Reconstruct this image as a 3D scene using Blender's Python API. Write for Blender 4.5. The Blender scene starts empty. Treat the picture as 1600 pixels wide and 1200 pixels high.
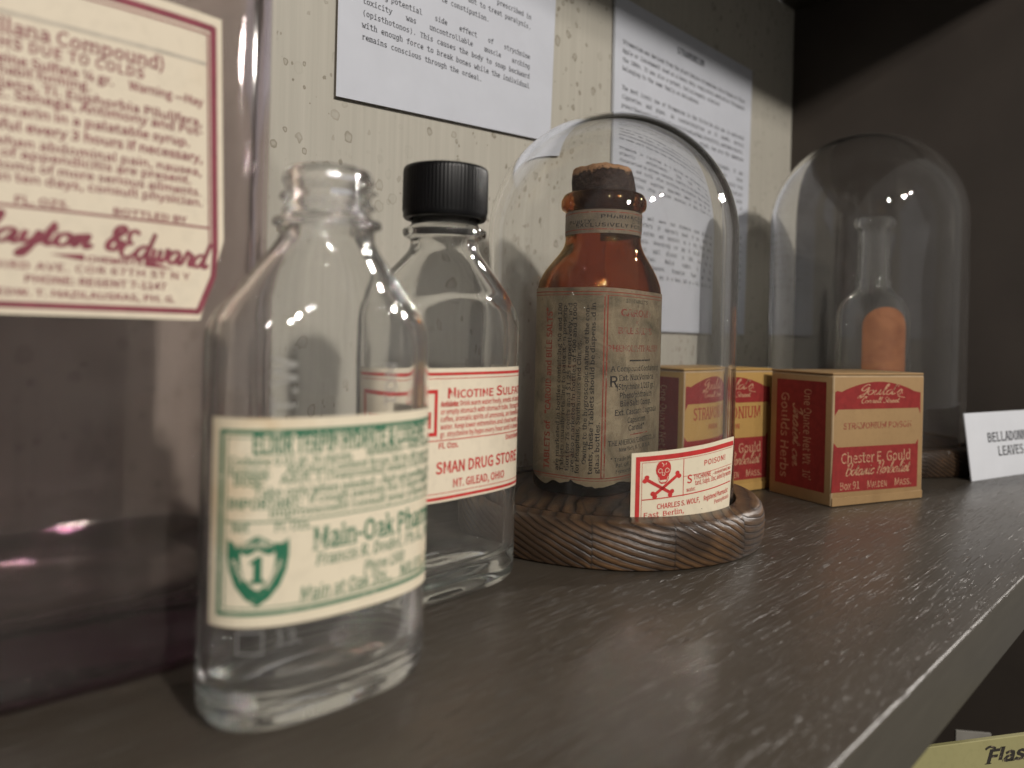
import bpy, bmesh, math, os, random
from mathutils import Vector, Matrix
random.seed(7)
S = bpy.context.scene
COL = S.collection
U = 0.1            # one working unit (the height of the lens above the shelf) in metres
R = math.radians

# ------------------------------------------------------------------ camera
AZ = math.atan2(.691, .723); ROLL = 0.024
fw = Vector((math.cos(AZ), math.sin(AZ), 0)); rt = Vector((math.sin(AZ), -math.cos(AZ), 0)); up = Vector((0, 0, 1))
R2 = rt*math.cos(ROLL) + up*math.sin(ROLL); U2 = up*math.cos(ROLL) - rt*math.sin(ROLL)
cam = bpy.data.cameras.new('camera'); camo = bpy.data.objects.new('camera', cam); COL.objects.link(camo)
m = Matrix.Identity(4)
for i in range(3):
    m[i][0] = R2[i]; m[i][1] = U2[i]; m[i][2] = -fw[i]
m[0][3], m[1][3], m[2][3] = 0, 0, U
camo.matrix_world = m
cam.sensor_width = 36; cam.lens = 1202/1600*36
cam.shift_y = -75/1600
cam.clip_start = 0.005; cam.clip_end = 50
cam.dof.use_dof = True; cam.dof.focus_distance = 0.385; cam.dof.aperture_fstop = 7.6
S.camera = camo

# ------------------------------------------------------------------ world, lamps, exposure
W = bpy.data.worlds.new('World'); S.world = W; W.use_nodes = True
bg = W.node_tree.nodes['Background']; bg.inputs[0].default_value = (1.0, .95, .89, 1); bg.inputs[1].default_value = 0.17

def lamp(name, pos, watts, radius, target, col=(1, .94, .875), spread=180):
    l = bpy.data.lights.new(name, 'AREA'); l.shape = 'DISK'; l.size = radius*2*U; l.energy = watts; l.color = col
    l.spread = R(spread)
    o = bpy.data.objects.new(name, l); COL.objects.link(o)
    o.location = Vector(pos)*U
    o.rotation_euler = (Vector(target) - Vector(pos)).to_track_quat('-Z', 'Y').to_euler()
    return o
lamp('ceiling_spotlight', (-1.2, -13.3, 10.0), 25, .46, (4, 2.5, 1))
lamp('ceiling_spotlight', (-8.5, -12.5, 10.5), 8, .42, (4, 2.5, 1))
lamp('ceiling_spotlight', (1.6, -13.8, 11.2), 4, .3, (4, 2.5, 1))
lamp('ceiling_spotlight', (19.0, -2.6, 8.0), 13, .5, (4, 1.5, 0))

S.view_settings.view_transform = 'Standard'; S.view_settings.look = 'None'
S.view_settings.exposure = 0; S.view_settings.gamma = 1
try: S.view_settings.use_curve_mapping = False
except Exception: pass
cy = S.cycles
cy.use_denoising = True
try: cy.denoiser = 'OPENIMAGEDENOISE'; cy.denoising_prefilter = 'ACCURATE'
except Exception: pass
cy.max_bounces = 24; cy.transmission_bounces = 20; cy.glossy_bounces = 8; cy.diffuse_bounces = 3; cy.transparent_max_bounces = 16
cy.caustics_refractive = True; cy.caustics_reflective = False
cy.sample_clamp_indirect = 0.0
cy.use_adaptive_sampling = False

# ------------------------------------------------------------------ materials
class NT:
    def __init__(s, name):
        s.m = bpy.data.materials.new(name); s.m.use_nodes = True; s.t = s.m.node_tree; s.t.nodes.clear()
        s.out = s.t.nodes.new('ShaderNodeOutputMaterial')
    def n(s, typ, **kw):
        x = s.t.nodes.new(typ)
        for k, v in kw.items():
            if k.startswith('i_'):
                key = k[2:]; key = int(key) if key.isdigit() else key.replace('_', ' ')
                if isinstance(v, bpy.types.NodeSocket): s.t.links.new(v, x.inputs[key])
                else: x.inputs[key].default_value = v
            else: setattr(x, k, v)
        return x
    def l(s, a, b): s.t.links.new(a, b)
    def coord(s, scale=(1, 1, 1), rot=(0, 0, 0), loc=(0, 0, 0)):
        c = s.n('ShaderNodeTexCoord')
        mp = s.n('ShaderNodeMapping'); s.l(c.outputs['Object'], mp.inputs[0])
        mp.inputs['Scale'].default_value = scale; mp.inputs['Rotation'].default_value = rot; mp.inputs['Location'].default_value = loc
        return mp.outputs[0]
    def noise(s, vec, scale=1, detail=3, rough=.5, dist=0):
        x = s.n('ShaderNodeTexNoise'); s.l(vec, x.inputs['Vector'])
        x.inputs['Scale'].default_value = scale; x.inputs['Detail'].default_value = detail
        x.inputs['Roughness'].default_value = rough; x.inputs['Distortion'].default_value = dist
        return x.outputs['Fac']
    def ramp(s, fac, stops, interp='LINEAR'):
        x = s.n('ShaderNodeValToRGB'); s.l(fac, x.inputs[0]); cr = x.color_ramp; cr.interpolation = interp
        while len(cr.elements) < len(stops): cr.elements.new(.5)
        for e, (p, c) in zip(cr.elements, stops):
            e.position = p; e.color = (c, c, c, 1) if isinstance(c, (int, float)) else (*c, 1)
        return x.outputs[0]
    def mix(s, fac, a, b, mode='MIX'):
        x = s.n('ShaderNodeMix', data_type='RGBA', blend_type=mode)
        for sock, v in ((x.inputs[0], fac), (x.inputs[6], a), (x.inputs[7], b)):
            if isinstance(v, bpy.types.NodeSocket): s.l(v, sock)
            elif isinstance(v, (int, float)): sock.default_value = v
            else: sock.default_value = (*v, 1)
        return x.outputs[2]
    def math(s, op, a, b=0., clamp=False):
        x = s.n('ShaderNodeMath', operation=op, use_clamp=clamp)
        for sock, v in ((x.inputs[0], a), (x.inputs[1], b)):
            if isinstance(v, bpy.types.NodeSocket): s.l(v, sock)
            else: sock.default_value = v
        return x.outputs[0]
    def bump(s, h, strength=.3, dist=.0005, normal=None):
        x = s.n('ShaderNodeBump'); s.l(h, x.inputs['Height'])
        x.inputs['Strength'].default_value = strength; x.inputs['Distance'].default_value = dist
        if normal: s.l(normal, x.inputs['Normal'])
        return x.outputs[0]
    def pbr(s, color, rough=.5, normal=None, spec=.5, **kw):
        b = s.n('ShaderNodeBsdfPrincipled')
        for key, v in (('Base Color', color), ('Roughness', rough)):
            if isinstance(v, bpy.types.NodeSocket): s.l(v, b.inputs[key])
            else: b.inputs[key].default_value = (*v, 1) if isinstance(v, tuple) else v
        b.inputs['Specular IOR Level'].default_value = spec
        if normal: s.l(normal, b.inputs['Normal'])
        for k, v in kw.items(): b.inputs[k.replace('_', ' ')].default_value = v
        s.l(b.outputs[0], s.out.inputs[0]); return s.m

def glass(name, col, rough=0.0, ior=1.5, absorb=None, density=0, wave=.0, haze=(0, 0), film=(.8, .78, .74)):
    t = NT(name)
    g = t.n('ShaderNodeBsdfGlass', distribution='GGX'); g.inputs['Color'].default_value = (*col, 1)
    g.inputs['Roughness'].default_value = rough; g.inputs['IOR'].default_value = ior
    if wave:
        h = t.noise(t.coord(), 38, 1, .4)
        t.l(t.bump(h, 1.0, wave), g.inputs['Normal'])
    t.l(g.outputs[0], t.out.inputs[0])
    if haze[1]:                     # dust and old residue, patchy; the pale film also paints in missing refracted light
        d = t.n('ShaderNodeBsdfDiffuse'); d.inputs[0].default_value = (*film, 1)
        tr = t.n('ShaderNodeBsdfTranslucent'); tr.inputs[0].default_value = (*film, 1)
        a = t.n('ShaderNodeMixShader'); a.inputs[0].default_value = .5; t.l(d.outputs[0], a.inputs[1]); t.l(tr.outputs[0], a.inputs[2])
        f = t.noise(t.coord((1, 1, .5)), 45, 4, .6, .5)
        spk = t.ramp(t.noise(t.coord(), 620, 1, .5), [(.70, 0.), (.78, 1.)])
        fac = t.math('ADD', t.math('ADD', t.math('MULTIPLY', t.ramp(f, [(.35, 0.), (.7, 1.)]), haze[1]-haze[0]), haze[0]), t.math('MULTIPLY', spk, haze[1]*1.5))
        m_ = t.n('ShaderNodeMixShader'); t.l(fac, m_.inputs[0]); t.l(g.outputs[0], m_.inputs[1]); t.l(a.outputs[0], m_.inputs[2]); t.l(m_.outputs[0], t.out.inputs[0])
    if absorb:
        v = t.n('ShaderNodeVolumeAbsorption'); v.inputs[0].default_value = (*absorb, 1); v.inputs[1].default_value = density
        t.l(v.outputs[0], t.out.inputs['Volume'])
    return t.m

def plain(name, col, rough=.6, var=.12, scale=60, spec=.4, bump=0):
    t = NT(name); v = t.coord(); f = t.noise(v, scale, 4, .6)
    c = t.mix(t.ramp(f, [(.3, 0.), (.7, 1.)]), tuple(x*(1-var) for x in col), tuple(min(1, x*(1+var)) for x in col))
    return t.pbr(c, rough, t.bump(f, .3, bump) if bump else None, spec)

def paper(name, col, stain=(.45, .32, .16), amount=.35, scale=9, rough=.65, mott=.06, lo=.55, hi=.8):
    t = NT(name); v = t.coord()
    f = t.noise(v, scale*3, 5, .6, .4); g = t.noise(v, 260, 3, .6); big = t.noise(v, scale, 2, .5)
    base = t.mix(t.ramp(big, [(.35, 0.), (.65, 1.)]), tuple(x*(1-mott) for x in col), col)
    c = t.mix(t.math('MULTIPLY', t.ramp(f, [(lo, 0.), (hi, 1.)]), amount), base, stain)
    c = t.mix(t.math('MULTIPLY', t.ramp(g, [(.35, 1.), (.5, 0.)]), .12), c, tuple(x*.55 for x in col))
    return t.pbr(c, rough, t.bump(g, .15, .0002), .35)

def ink(name, col, wear=.0, under=(.7, .62, .5), scale=220, rough=.7):
    t = NT(name); v = t.coord(); f = t.noise(v, scale, 3, .6)
    if wear: c = t.mix(t.ramp(f, [(.28+wear*.33, 1.), (.40+wear*.36, 0.)]), col, under)
    else: c = t.mix(t.ramp(f, [(.3, 0.), (.7, 1.)]), tuple(x*.85 for x in col), tuple(min(1, x*1.15) for x in col))
    return t.pbr(c, rough, None, .3)

# shelf board: satin dark brown paint over open grain that runs along the board
def m_shelf():
    t = NT('dark_painted_oak')
    p1 = t.noise(t.coord((30, 1050, 600)), 1, 2, .5, .15)
    p2 = t.noise(t.coord((60, 1500, 900), loc=(.2, .1, 0)), 1, 2, .5, .1)
    mask = t.noise(t.coord((8, 16, 9)), 1, 3, .55)
    cl = t.noise(t.coord((6, 40, 30)), 1, 3, .6)
    mk = t.ramp(mask, [(.34, .15), (.62, 1.)])
    a = t.math('MULTIPLY', t.ramp(p1, [(.60, 0.), (.68, 1.)]), mk); b = t.math('MULTIPLY', t.ramp(p2, [(.60, 0.), (.69, 1.)]), mk)
    p = t.math('MAXIMUM', a, b)
    c = t.mix(t.ramp(cl, [(.3, 0.), (.75, 1.)]), (.050, .041, .031), (.062, .052, .040))
    c = t.mix(t.math('MULTIPLY', p, .16), c, (.135, .117, .10))  # grain streaks coloured paler, standing in for part of their glints
    dust = t.noise(t.coord((700, 700, 700)), 1, 1, .5)
    c = t.mix(t.math('MULTIPLY', t.ramp(dust, [(.74, 0.), (.80, 1.)]), .30), c, (.30, .28, .26))
    return t.pbr(c, t.ramp(cl, [(.3, .30), (.7, .38)]), t.bump(p, 1.0, .0004), .5)
def m_edge():
    t = NT('olive_brown_edge_paint'); f = t.noise(t.coord((30, 30, 300)), 1, 3, .6)
    c = t.mix(t.ramp(f, [(.3, 0.), (.7, 1.)]), (.046, .040, .029), (.056, .049, .036))
    return t.pbr(c, .42, t.bump(f, .15, .0003), .4)
def m_wall():
    t = NT('beige_speckled_wall_paint')
    str_ = t.noise(t.coord((260, 260, 7)), 1, 3, .6, .3)
    blot = t.noise(t.coord((5, 5, 3)), 1, 3, .5)
    base = t.mix(t.ramp(str_, [(.3, 0.), (.7, 1.)]), (.405, .384, .328), (.472, .448, .385))
    base = t.mix(t.math('MULTIPLY', t.ramp(blot, [(.35, 0.), (.7, 1.)]), .35), base, (.40, .377, .318))
    co = t.coord((1, 1, .8))
    nz = t.n('ShaderNodeTexNoise'); t.l(co, nz.inputs['Vector']); nz.inputs['Scale'].default_value = 260; nz.inputs['Detail'].default_value = 2
    vm = t.n('ShaderNodeVectorMath', operation='MULTIPLY_ADD'); t.l(nz.outputs['Color'], vm.inputs[0])
    vm.inputs[1].default_value = (.0032, .0032, .0032); t.l(co, vm.inputs[2])
    c = base; hh = None
    for sc, rlo, rhi, thr in ((95, .10, .30, .22), (170, .10, .32, .28)):
        vo = t.n('ShaderNodeTexVoronoi', feature='F1'); t.l(vm.outputs[0], vo.inputs['Vector']); vo.inputs['Scale'].default_value = sc
        sep = t.n('ShaderNodeSeparateColor'); t.l(vo.outputs['Color'], sep.inputs[0])
        r0 = t.math('ADD', t.math('MULTIPLY', sep.outputs[0], rhi-rlo), rlo)
        d = t.math('SUBTRACT', vo.outputs['Distance'], r0)
        ring = t.ramp(t.math('ADD', t.math('MULTIPLY', d, 3.2), .5), [(.20, .30), (.38, .75), (.50, 1.), (.60, 0.)])
        pick = t.math('GREATER_THAN', sep.outputs[1], thr)
        clus = t.ramp(t.noise(t.coord((14, 14, 11), loc=(.3*sc, 0, .1)), 1, 2, .5), [(.38, .12), (.54, 1.)])
        f = t.math('MULTIPLY', t.math('MULTIPLY', ring, pick), clus)
        c = t.mix(t.math('MULTIPLY', f, .80), c, (.15, .125, .085))
    return t.pbr(c, .55, t.bump(str_, .25, .0003), .35)
def m_charred(seed=0, dark=1.0):
    # softwood planks glued edge to edge, turned, burnt and brushed so the hard grain stands in ridges
    t = NT('charred_pine')
    obj = t.n('ShaderNodeTexCoord').outputs['Object']
    dot = t.n('ShaderNodeVectorMath', operation='DOT_PRODUCT'); t.l(obj, dot.inputs[0]); dot.inputs[1].default_value = (.691, -.723, 0)
    q = t.math('ADD', t.math('DIVIDE', dot.outputs['Value'], .036), 10.42+seed)
    plank = t.math('FLOOR', q); fr = t.math('FRACT', q)
    joint = t.ramp(t.math('MINIMUM', fr, t.math('SUBTRACT', 1., fr)), [(.0, 1.), (.016, 0.)])
    odd = t.math('SINE', t.math('MULTIPLY', plank, 2.4))
    # grain planes: height + a tilt along the plank, different in every plank
    sep = t.n('ShaderNodeSeparateXYZ'); t.l(obj, sep.inputs[0])
    wob = t.noise(t.coord((1, 1, 1), loc=(seed, 0, 0)), 20, 2, .5)
    wob2 = t.noise(t.coord((1, 1, 1), loc=(seed, 3, 0)), 90, 2, .6)
    tilt = t.math('ADD', .34, t.math('MULTIPLY', odd, .16))
    g = t.math('ADD', sep.outputs[2], t.math('MULTIPLY', dot.outputs['Value'], tilt))
    g = t.math('ADD', g, t.math('MULTIPLY', sep.outputs[1], -.12))
    g = t.math('ADD', g, t.math('MULTIPLY', wob, .0065)); g = t.math('ADD', g, t.math('MULTIPLY', wob2, .0010)); g = t.math('ADD', g, t.math('MULTIPLY', odd, .003))
    ph = t.math('FRACT', t.math('MULTIPLY', g, 1/.0031))
    wave = t.math('MULTIPLY', t.ramp(ph, [(0., 1.), (.10, .25), (.45, 0.), (.80, .45), (.97, 1.)]), t.ramp(t.noise(t.coord((1, 1, 3), loc=(seed, 7, 0)), 30, 2, .5), [(.3, .55), (.6, 1.1)]))
    fib = t.noise(t.coord((200, 200, 700)), 1, 4, .7)
    blot = t.noise(t.coord(loc=(seed*3, 1, 0)), 22, 3, .6); fine = t.noise(t.coord(), 500, 2, .6)
    f = t.math('ADD', t.math('MULTIPLY', wave, .72), t.math('MULTIPLY', fib, .30))
    c = t.ramp(f, [(.10, tuple(x*dark for x in (.215, .118, .052))), (.30, tuple(x*dark for x in (.115, .060, .027))), (.58, tuple(x*dark for x in (.045, .025, .014))), (.9, (.015, .010, .008))])
    c = t.mix(t.math('MULTIPLY', t.ramp(blot, [(.38, 0.), (.60, 1.)]), .82), c, (.022, .015, .011))
    c = t.mix(t.math('MULTIPLY', joint, .75), c, (.012, .009, .007))
    h = t.math('ADD', t.math('SUBTRACT', 1.0, f), t.math('MULTIPLY', fine, .12))
    return t.pbr(c, t.ramp(blot, [(.4, .5), (.65, .34)]), t.bump(h, 1.0, .0007), .45)

M = {}
M['shelf'] = m_shelf(); M['edge'] = m_edge(); M['wall'] = m_wall()
M['sidewall'] = plain('dark_brown_wall_paint', (.040, .032, .026), .55, .12, 14)
M['clear'] = glass('clear_bottle_glass', (.995, .995, .992), 0, 1.47, (.80, .86, .84), 6, wave=.0009, haze=(.022, .06))
M['clear2'] = glass('old_bottle_glass', (.995, .995, .99), 0, 1.47, (.78, .86, .82), 7, wave=.0006, haze=(.022, .06))
M['dome'] = glass('cloche_glass', (.997, .997, .995), 0, 1.47, haze=(.004, .018))
M['amber'] = glass('amber_glass', (.87, .58, .30), 0, 1.5, (.48, .20, .03), 155, haze=(.004, .02))
M['purple'] = glass('sun_purpled_glass', (.94, .92, .905), .08, 1.47, (.58, .34, .54), 28, wave=.0004, haze=(.04, .10), film=(.50, .45, .40))
M['char'] = m_charred(0); M['char2'] = m_charred(.37, .6)
M['cap'] = plain('black_bakelite', (.003, .003, .0034), .38, .2, 300, .28)
M['foam'] = plain('white_card', (.54, .56, .61), .6, .03, 40)
M['card'] = plain('typed_card', (.66, .68, .72), .6, .03, 40)
M['greycard'] = plain('grey_card', (.20, .19, .17), .7)
M['darkedge'] = plain('dark_board_edge', (.13, .11, .085), .7)
M['type'] = ink('typewriter_ink', (.022, .022, .026))

# ------------------------------------------------------------------ objects
def link(o, parent=None):
    COL.objects.link(o)
    if parent: o.parent = parent
    return o
def thing(name, label, cat, loc=(0, 0, 0), rot=0, group=None):
    o = bpy.data.objects.new(name, None); link(o); o.empty_display_size = .01
    o.location = Vector(loc)*U; o.rotation_euler = (0, 0, rot)
    o['label'] = label; o['category'] = cat
    if group: o['group'] = group
    return o
def tag(o, label, cat, group=None):
    o['label'] = label; o['category'] = cat
    if group: o['group'] = group
    return o
def mesh(name, verts, faces, mats, parent=None, midx=None, smooth=None, loc=None, rot=0):
    me = bpy.data.meshes.new(name); me.from_pydata([tuple(c*U for c in v) for v in verts], [], faces)
    for x in mats: me.materials.append(x)
    if midx: me.polygons.foreach_set('material_index', midx)
    if smooth is not None:
        me.shade_smooth()
        if smooth < 180: me.set_sharp_from_angle(angle=R(smooth))
    me.update()
    o = bpy.data.objects.new(name, me); link(o, parent)
    if loc: o.location = Vector(loc)*U
    if rot: o.rotation_euler = (0, 0, rot)
    return o

_arc = {}
def superarc(a, b, n, N=1440):
    k = (round(a, 4), round(b, 4), round(n, 3))
    if k not in _arc:
        pts = []
        for i in range(N+1):
            t = -math.pi + 2*math.pi*i/N; s, c = math.sin(t), math.cos(t)
            pts.append((a*math.copysign(abs(s)**(2/n), s), -b*math.copysign(abs(c)**(2/n), c)))
        ss = [0]
        for p, q in zip(pts, pts[1:]): ss.append(ss[-1]+math.hypot(q[0]-p[0], q[1]-p[1]))
        mid = ss[N//2]; _arc[k] = ([x-mid for x in ss], pts)
    return _arc[k]
import bisect
def on_arc(A, s):
    ss, pts = A; L = ss[-1]-ss[0]
    while s > ss[-1]: s -= L
    while s < ss[0]: s += L
    i = min(max(bisect.bisect_right(ss, s)-1, 0), len(ss)-2); f = (s-ss[i])/max(1e-9, ss[i+1]-ss[i])
    return (pts[i][0]+f*(pts[i+1][0]-pts[i][0]), pts[i][1]+f*(pts[i+1][1]-pts[i][1]))
def ring(a, b, n, N):
    A = superarc(a, b, n); L = A[0][-1]-A[0][0]
    return [on_arc(A, L*(i/N-.5)+1e-7) for i in range(N)]
def wrap(a, b, n):
    """map (u, v, off) onto a vertical oval wall: u = length from the middle of the front, v = height"""
    A = superarc(a, b, n)
    def f(u, v, off):
        p = on_arc(A, u); q = on_arc(A, u+.004); r = on_arc(A, u-.004)
        tx, ty = q[0]-r[0], q[1]-r[1]; L = math.hypot(tx, ty)
        return (p[0]+ty/L*off, p[1]-tx/L*off, v)
    return f
def hermite(ctrl, z):
    """smooth monotone curve through control rows (z, a, b, n)"""
    zs = [c[0] for c in ctrl]
    i = min(max(bisect.bisect_right(zs, z)-1, 0), len(zs)-2)
    h = zs[i+1]-zs[i]; t = min(1, max(0, (z-zs[i])/h)); out = []
    for k in range(1, len(ctrl[0])):
        def slope(j):
            if j == 0 or j == len(zs)-1:
                return 0 if len(zs) < 3 else (ctrl[min(j+1, len(zs)-1)][k]-ctrl[max(j-1, 0)][k])/(zs[min(j+1, len(zs)-1)]-zs[max(j-1, 0)])
            d0 = (ctrl[j][k]-ctrl[j-1][k])/(zs[j]-zs[j-1]); d1 = (ctrl[j+1][k]-ctrl[j][k])/(zs[j+1]-zs[j])
            return 0 if d0*d1 <= 0 else 2*d0*d1/(d0+d1)
        m0, m1 = slope(i), slope(i+1)
        out.append((2*t**3-3*t*t+1)*ctrl[i][k]+(t**3-2*t*t+t)*h*m0+(-2*t**3+3*t*t)*ctrl[i+1][k]+(t**3-t*t)*h*m1)
    return out
def vessel(ctrl, wall, base, N=96, dz=.02, ro=.05, ri=.06, push=.03, disp=None, closed_top=False):
    """a blown or moulded bottle: outer wall, rounded lip, inner wall and inner floor as one closed surface"""
    z0, z1 = ctrl[0][0], ctrl[-1][0]
    rows = []
    def outer(z): return hermite(ctrl, z)
    # underside, from the middle out
    a, b, n = outer(z0)
    for k in (.15, .4, .65, .82): rows.append([(x*k, y*k, z0+push*(1-k*k)) for x, y in ring(a-ro, b-ro, max(2, n-.5), N)])
    for j in range(6):
        t = j/6*math.pi/2; dr = ro*(1-math.sin(t)); zz = z0+ro*(1-math.cos(t)); a, b, n = outer(zz)
        rows.append([(x, y, zz) for x, y in ring(a-dr, b-dr, n, N)])
    nz = int((z1-z0-ro)/dz)
    for j in range(nz+1):
        zz = z0+ro+(z1-z0-ro)*j/nz; a, b, n = outer(zz); rr = ring(a, b, n, N); row = []
        for i, (x, y) in enumerate(rr):
            if disp:
                L = math.hypot(x, y); d = disp(x, y, zz); x += x/L*d; y += y/L*d
            row.append((x, y, zz))
        rows.append(row)
    a, b, n = outer(z1)
    for j in range(1, 6):
        t = j/6*math.pi; k = wall/2*(1-math.cos(t)); rows.append([(x, y, z1+wall*.45*math.sin(t)) for x, y in ring(a-k, b-k, n, N)])
    zi = z0+base
    nzi = int((z1-zi-ri)/(dz*1.3))
    for j in range(nzi+1):
        zz = z1-(z1-zi-ri)*j/nzi; a, b, n = outer(zz)
        rows.append([(x, y, zz) for x, y in ring(a-wall, b-wall, max(2, n-.2), N)])
    a, b, n = outer(zi+ri)
    for j in range(1, 7):
        t = j/6*math.pi/2; dr = ri*(1-math.cos(t)); rows.append([(x, y, zi+ri*(1-math.sin(t))) for x, y in ring(a-wall-dr, b-wall-dr, max(2, n-.3), N)])
    for k in (.8, .5, .2): rows.append([(x*k, y*k, zi+push*.7*(1-k*k)) for x, y in ring(a-wall-ri, b-wall-ri, 2, N)])
    V = [p for row in rows for p in row]; Fc = []
    for j in range(len(rows)-1):
        for i in range(N):
            i2 = (i+1) % N; Fc.append((j*N+i, j*N+i2, (j+1)*N+i2, (j+1)*N+i))
    V.append((0, 0, z0+push)); c0 = len(V)-1
    V.append((0, 0, zi+push*.7)); c1 = len(V)-1
    last = (len(rows)-1)*N
    for i in range(N):
        i2 = (i+1) % N; Fc.append((c0, i2, i)); Fc.append((last+i, last+i2, c1))
    return V, Fc
def lathe(prof, N=128, wob=None):
    """prof: (r, z) rows from the axis round to the axis; r = 0 rows close the ends"""
    V, Fc, idx = [], [], []
    for r, z in prof:
        if r <= 1e-6: V.append((0, 0, z)); idx.append([len(V)-1]*N)
        else:
            st = len(V)
            for i in range(N):
                a = 2*math.pi*i/N; k = wob(a, r, z) if wob else (r, z)
                V.append((k[0]*math.sin(a), -k[0]*math.cos(a), k[1]))
            idx.append(list(range(st, st+N)))
    for A, B in zip(idx, idx[1:]):
        for i in range(N):
            q = [A[i], A[(i+1) % N], B[(i+1) % N], B[i]]; f = []
            for x in q:
                if x not in f: f.append(x)
            if len(f) > 2: Fc.append(tuple(f))
    return V, Fc
def boxmesh(x0, y0, z0, x1, y1, z1, bev=0, seg=2):
    bm = bmesh.new(); bmesh.ops.create_cube(bm, size=1)
    for v in bm.verts: v.co = ((x0+x1)/2+v.co.x*(x1-x0), (y0+y1)/2+v.co.y*(y1-y0), (z0+z1)/2+v.co.z*(z1-z0))
    if bev: bmesh.ops.bevel(bm, geom=list(bm.edges), offset=bev, segments=seg, profile=.5, affect='EDGES')
    bm.verts.index_update()
    V = [tuple(v.co) for v in bm.verts]; Fc = [tuple(v.index for v in f.verts) for f in bm.faces]; bm.free()
    return V, Fc
def prism(poly, y0, y1):
    """an upright slab: outline in x-z, thickness from y0 (front) to y1"""
    n = len(poly); V = [(x, y0, z) for x, z in poly]+[(x, y1, z) for x, z in poly]
    Fc = [tuple(range(n)), tuple(range(2*n-1, n-1, -1))]
    for i in range(n): j = (i+1) % n; Fc.append((j, i, n+i, n+j))
    return V, Fc

# ------------------------------------------------------------------ lettering
FD = os.path.join(bpy.utils.resource_path('LOCAL'), 'datafiles', 'fonts')
def getfont(fn):
    try: return bpy.data.fonts.load(os.path.join(FD, fn))
    except Exception: return None
FONT = {'sans': getfont('Noto Sans CJK Regular.woff2'), 'mono': getfont('DejaVuSansMono.woff2')}
FONT['serif'] = FONT['sans']
_tc = bpy.data.curves.new('lettering', 'FONT'); _to = bpy.data.objects.new('lettering', _tc); COL.objects.link(_to)
_tc.size = 1; _tc.resolution_u = 2; _tc.fill_mode = 'FRONT'
_dg = bpy.context.evaluated_depsgraph_get()
_cache = {}
def _shape(body):
    _tc.body = body; _to.data.update_tag(); bpy.context.view_layer.update()
    me = _to.evaluated_get(bpy.context.evaluated_depsgraph_get()).to_mesh()
    V = [(v.co.x, v.co.y) for v in me.vertices]; P = [tuple(p.vertices) for p in me.polygons]
    _to.evaluated_get(_dg).to_mesh_clear()
    return [(x*EM, y*EM) for x, y in V], P
EM = 1.0
def glyph(font, ch, bold):
    key = (font, ch, bold)
    if key in _cache: return _cache[key]
    global EM
    f = FONT[font]
    if f and _tc.font != f: _tc.font = f
    if ('em', font) not in _cache:      # fonts come in at their own scale: bring every one to the same capital height
        EM = 1.0; _tc.offset = 0; _cache[('em', font)] = .715/max(y for x, y in _shape('H')[0])
    EM = _cache[('em', font)]
    _tc.offset = (bold+(.012 if font != 'mono' else 0))/EM
    k2 = (font, 'HH', bold)
    def wid(b):
        V, _ = _shape(b); return max(v[0] for v in V)
    if k2 not in _cache: _cache[k2] = wid('HH')
    adv = wid('H'+ch+'H')-_cache[k2]
    if ch == ' ': V, P = [], []
    else: V, P = _shape(ch)
    polys = [[V[i] for i in p] for p in P]
    if font in ('serif', 'mono') and V and ch not in '.,-:;()*&=':
        # slab serifs on every stem end
        cnt = {}
        for p in P:
            for a, b in zip(p, p[1:]+p[:1]): e = (min(a, b), max(a, b)); cnt[e] = cnt.get(e, 0)+1
        lev = {}
        for (a, b), c in cnt.items():
            if c == 1 and abs(V[a][1]-V[b][1]) < .004 and abs(V[a][0]-V[b][0]) > .01:
                lev.setdefault(round(V[a][1], 2), []).append(sorted((V[a][0], V[b][0])))
        ymin, ymax = min(v[1] for v in V), max(v[1] for v in V)
        th = .05 if font == 'serif' else .055; ext = .065 if font == 'serif' else .075
        for y, iv in lev.items():
            top = y > .3
            if not (abs(y-ymin) < .03 or abs(y-ymax) < .03 or abs(y) < .03 or abs(y-.546) < .03): continue
            iv.sort(); mer = [iv[0][:]]
            for s in iv[1:]:
                if s[0] <= mer[-1][1]+.003: mer[-1][1] = max(s[1], mer[-1][1])
                else: mer.append(s[:])
            for x0, x1 in mer:
                if .03 < x1-x0 < .2:
                    y0, y1 = (y-th, y) if top else (y, y+th)
                    lo = x0-ext; hi = x1+ext if not (top and ch in 'bdhiklnmrpu' and font == 'serif') else x1
                    polys.append([(lo, y0), (hi, y0), (hi, y1), (lo, y1)])
    _cache[key] = (polys, adv); return _cache[key]

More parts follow.
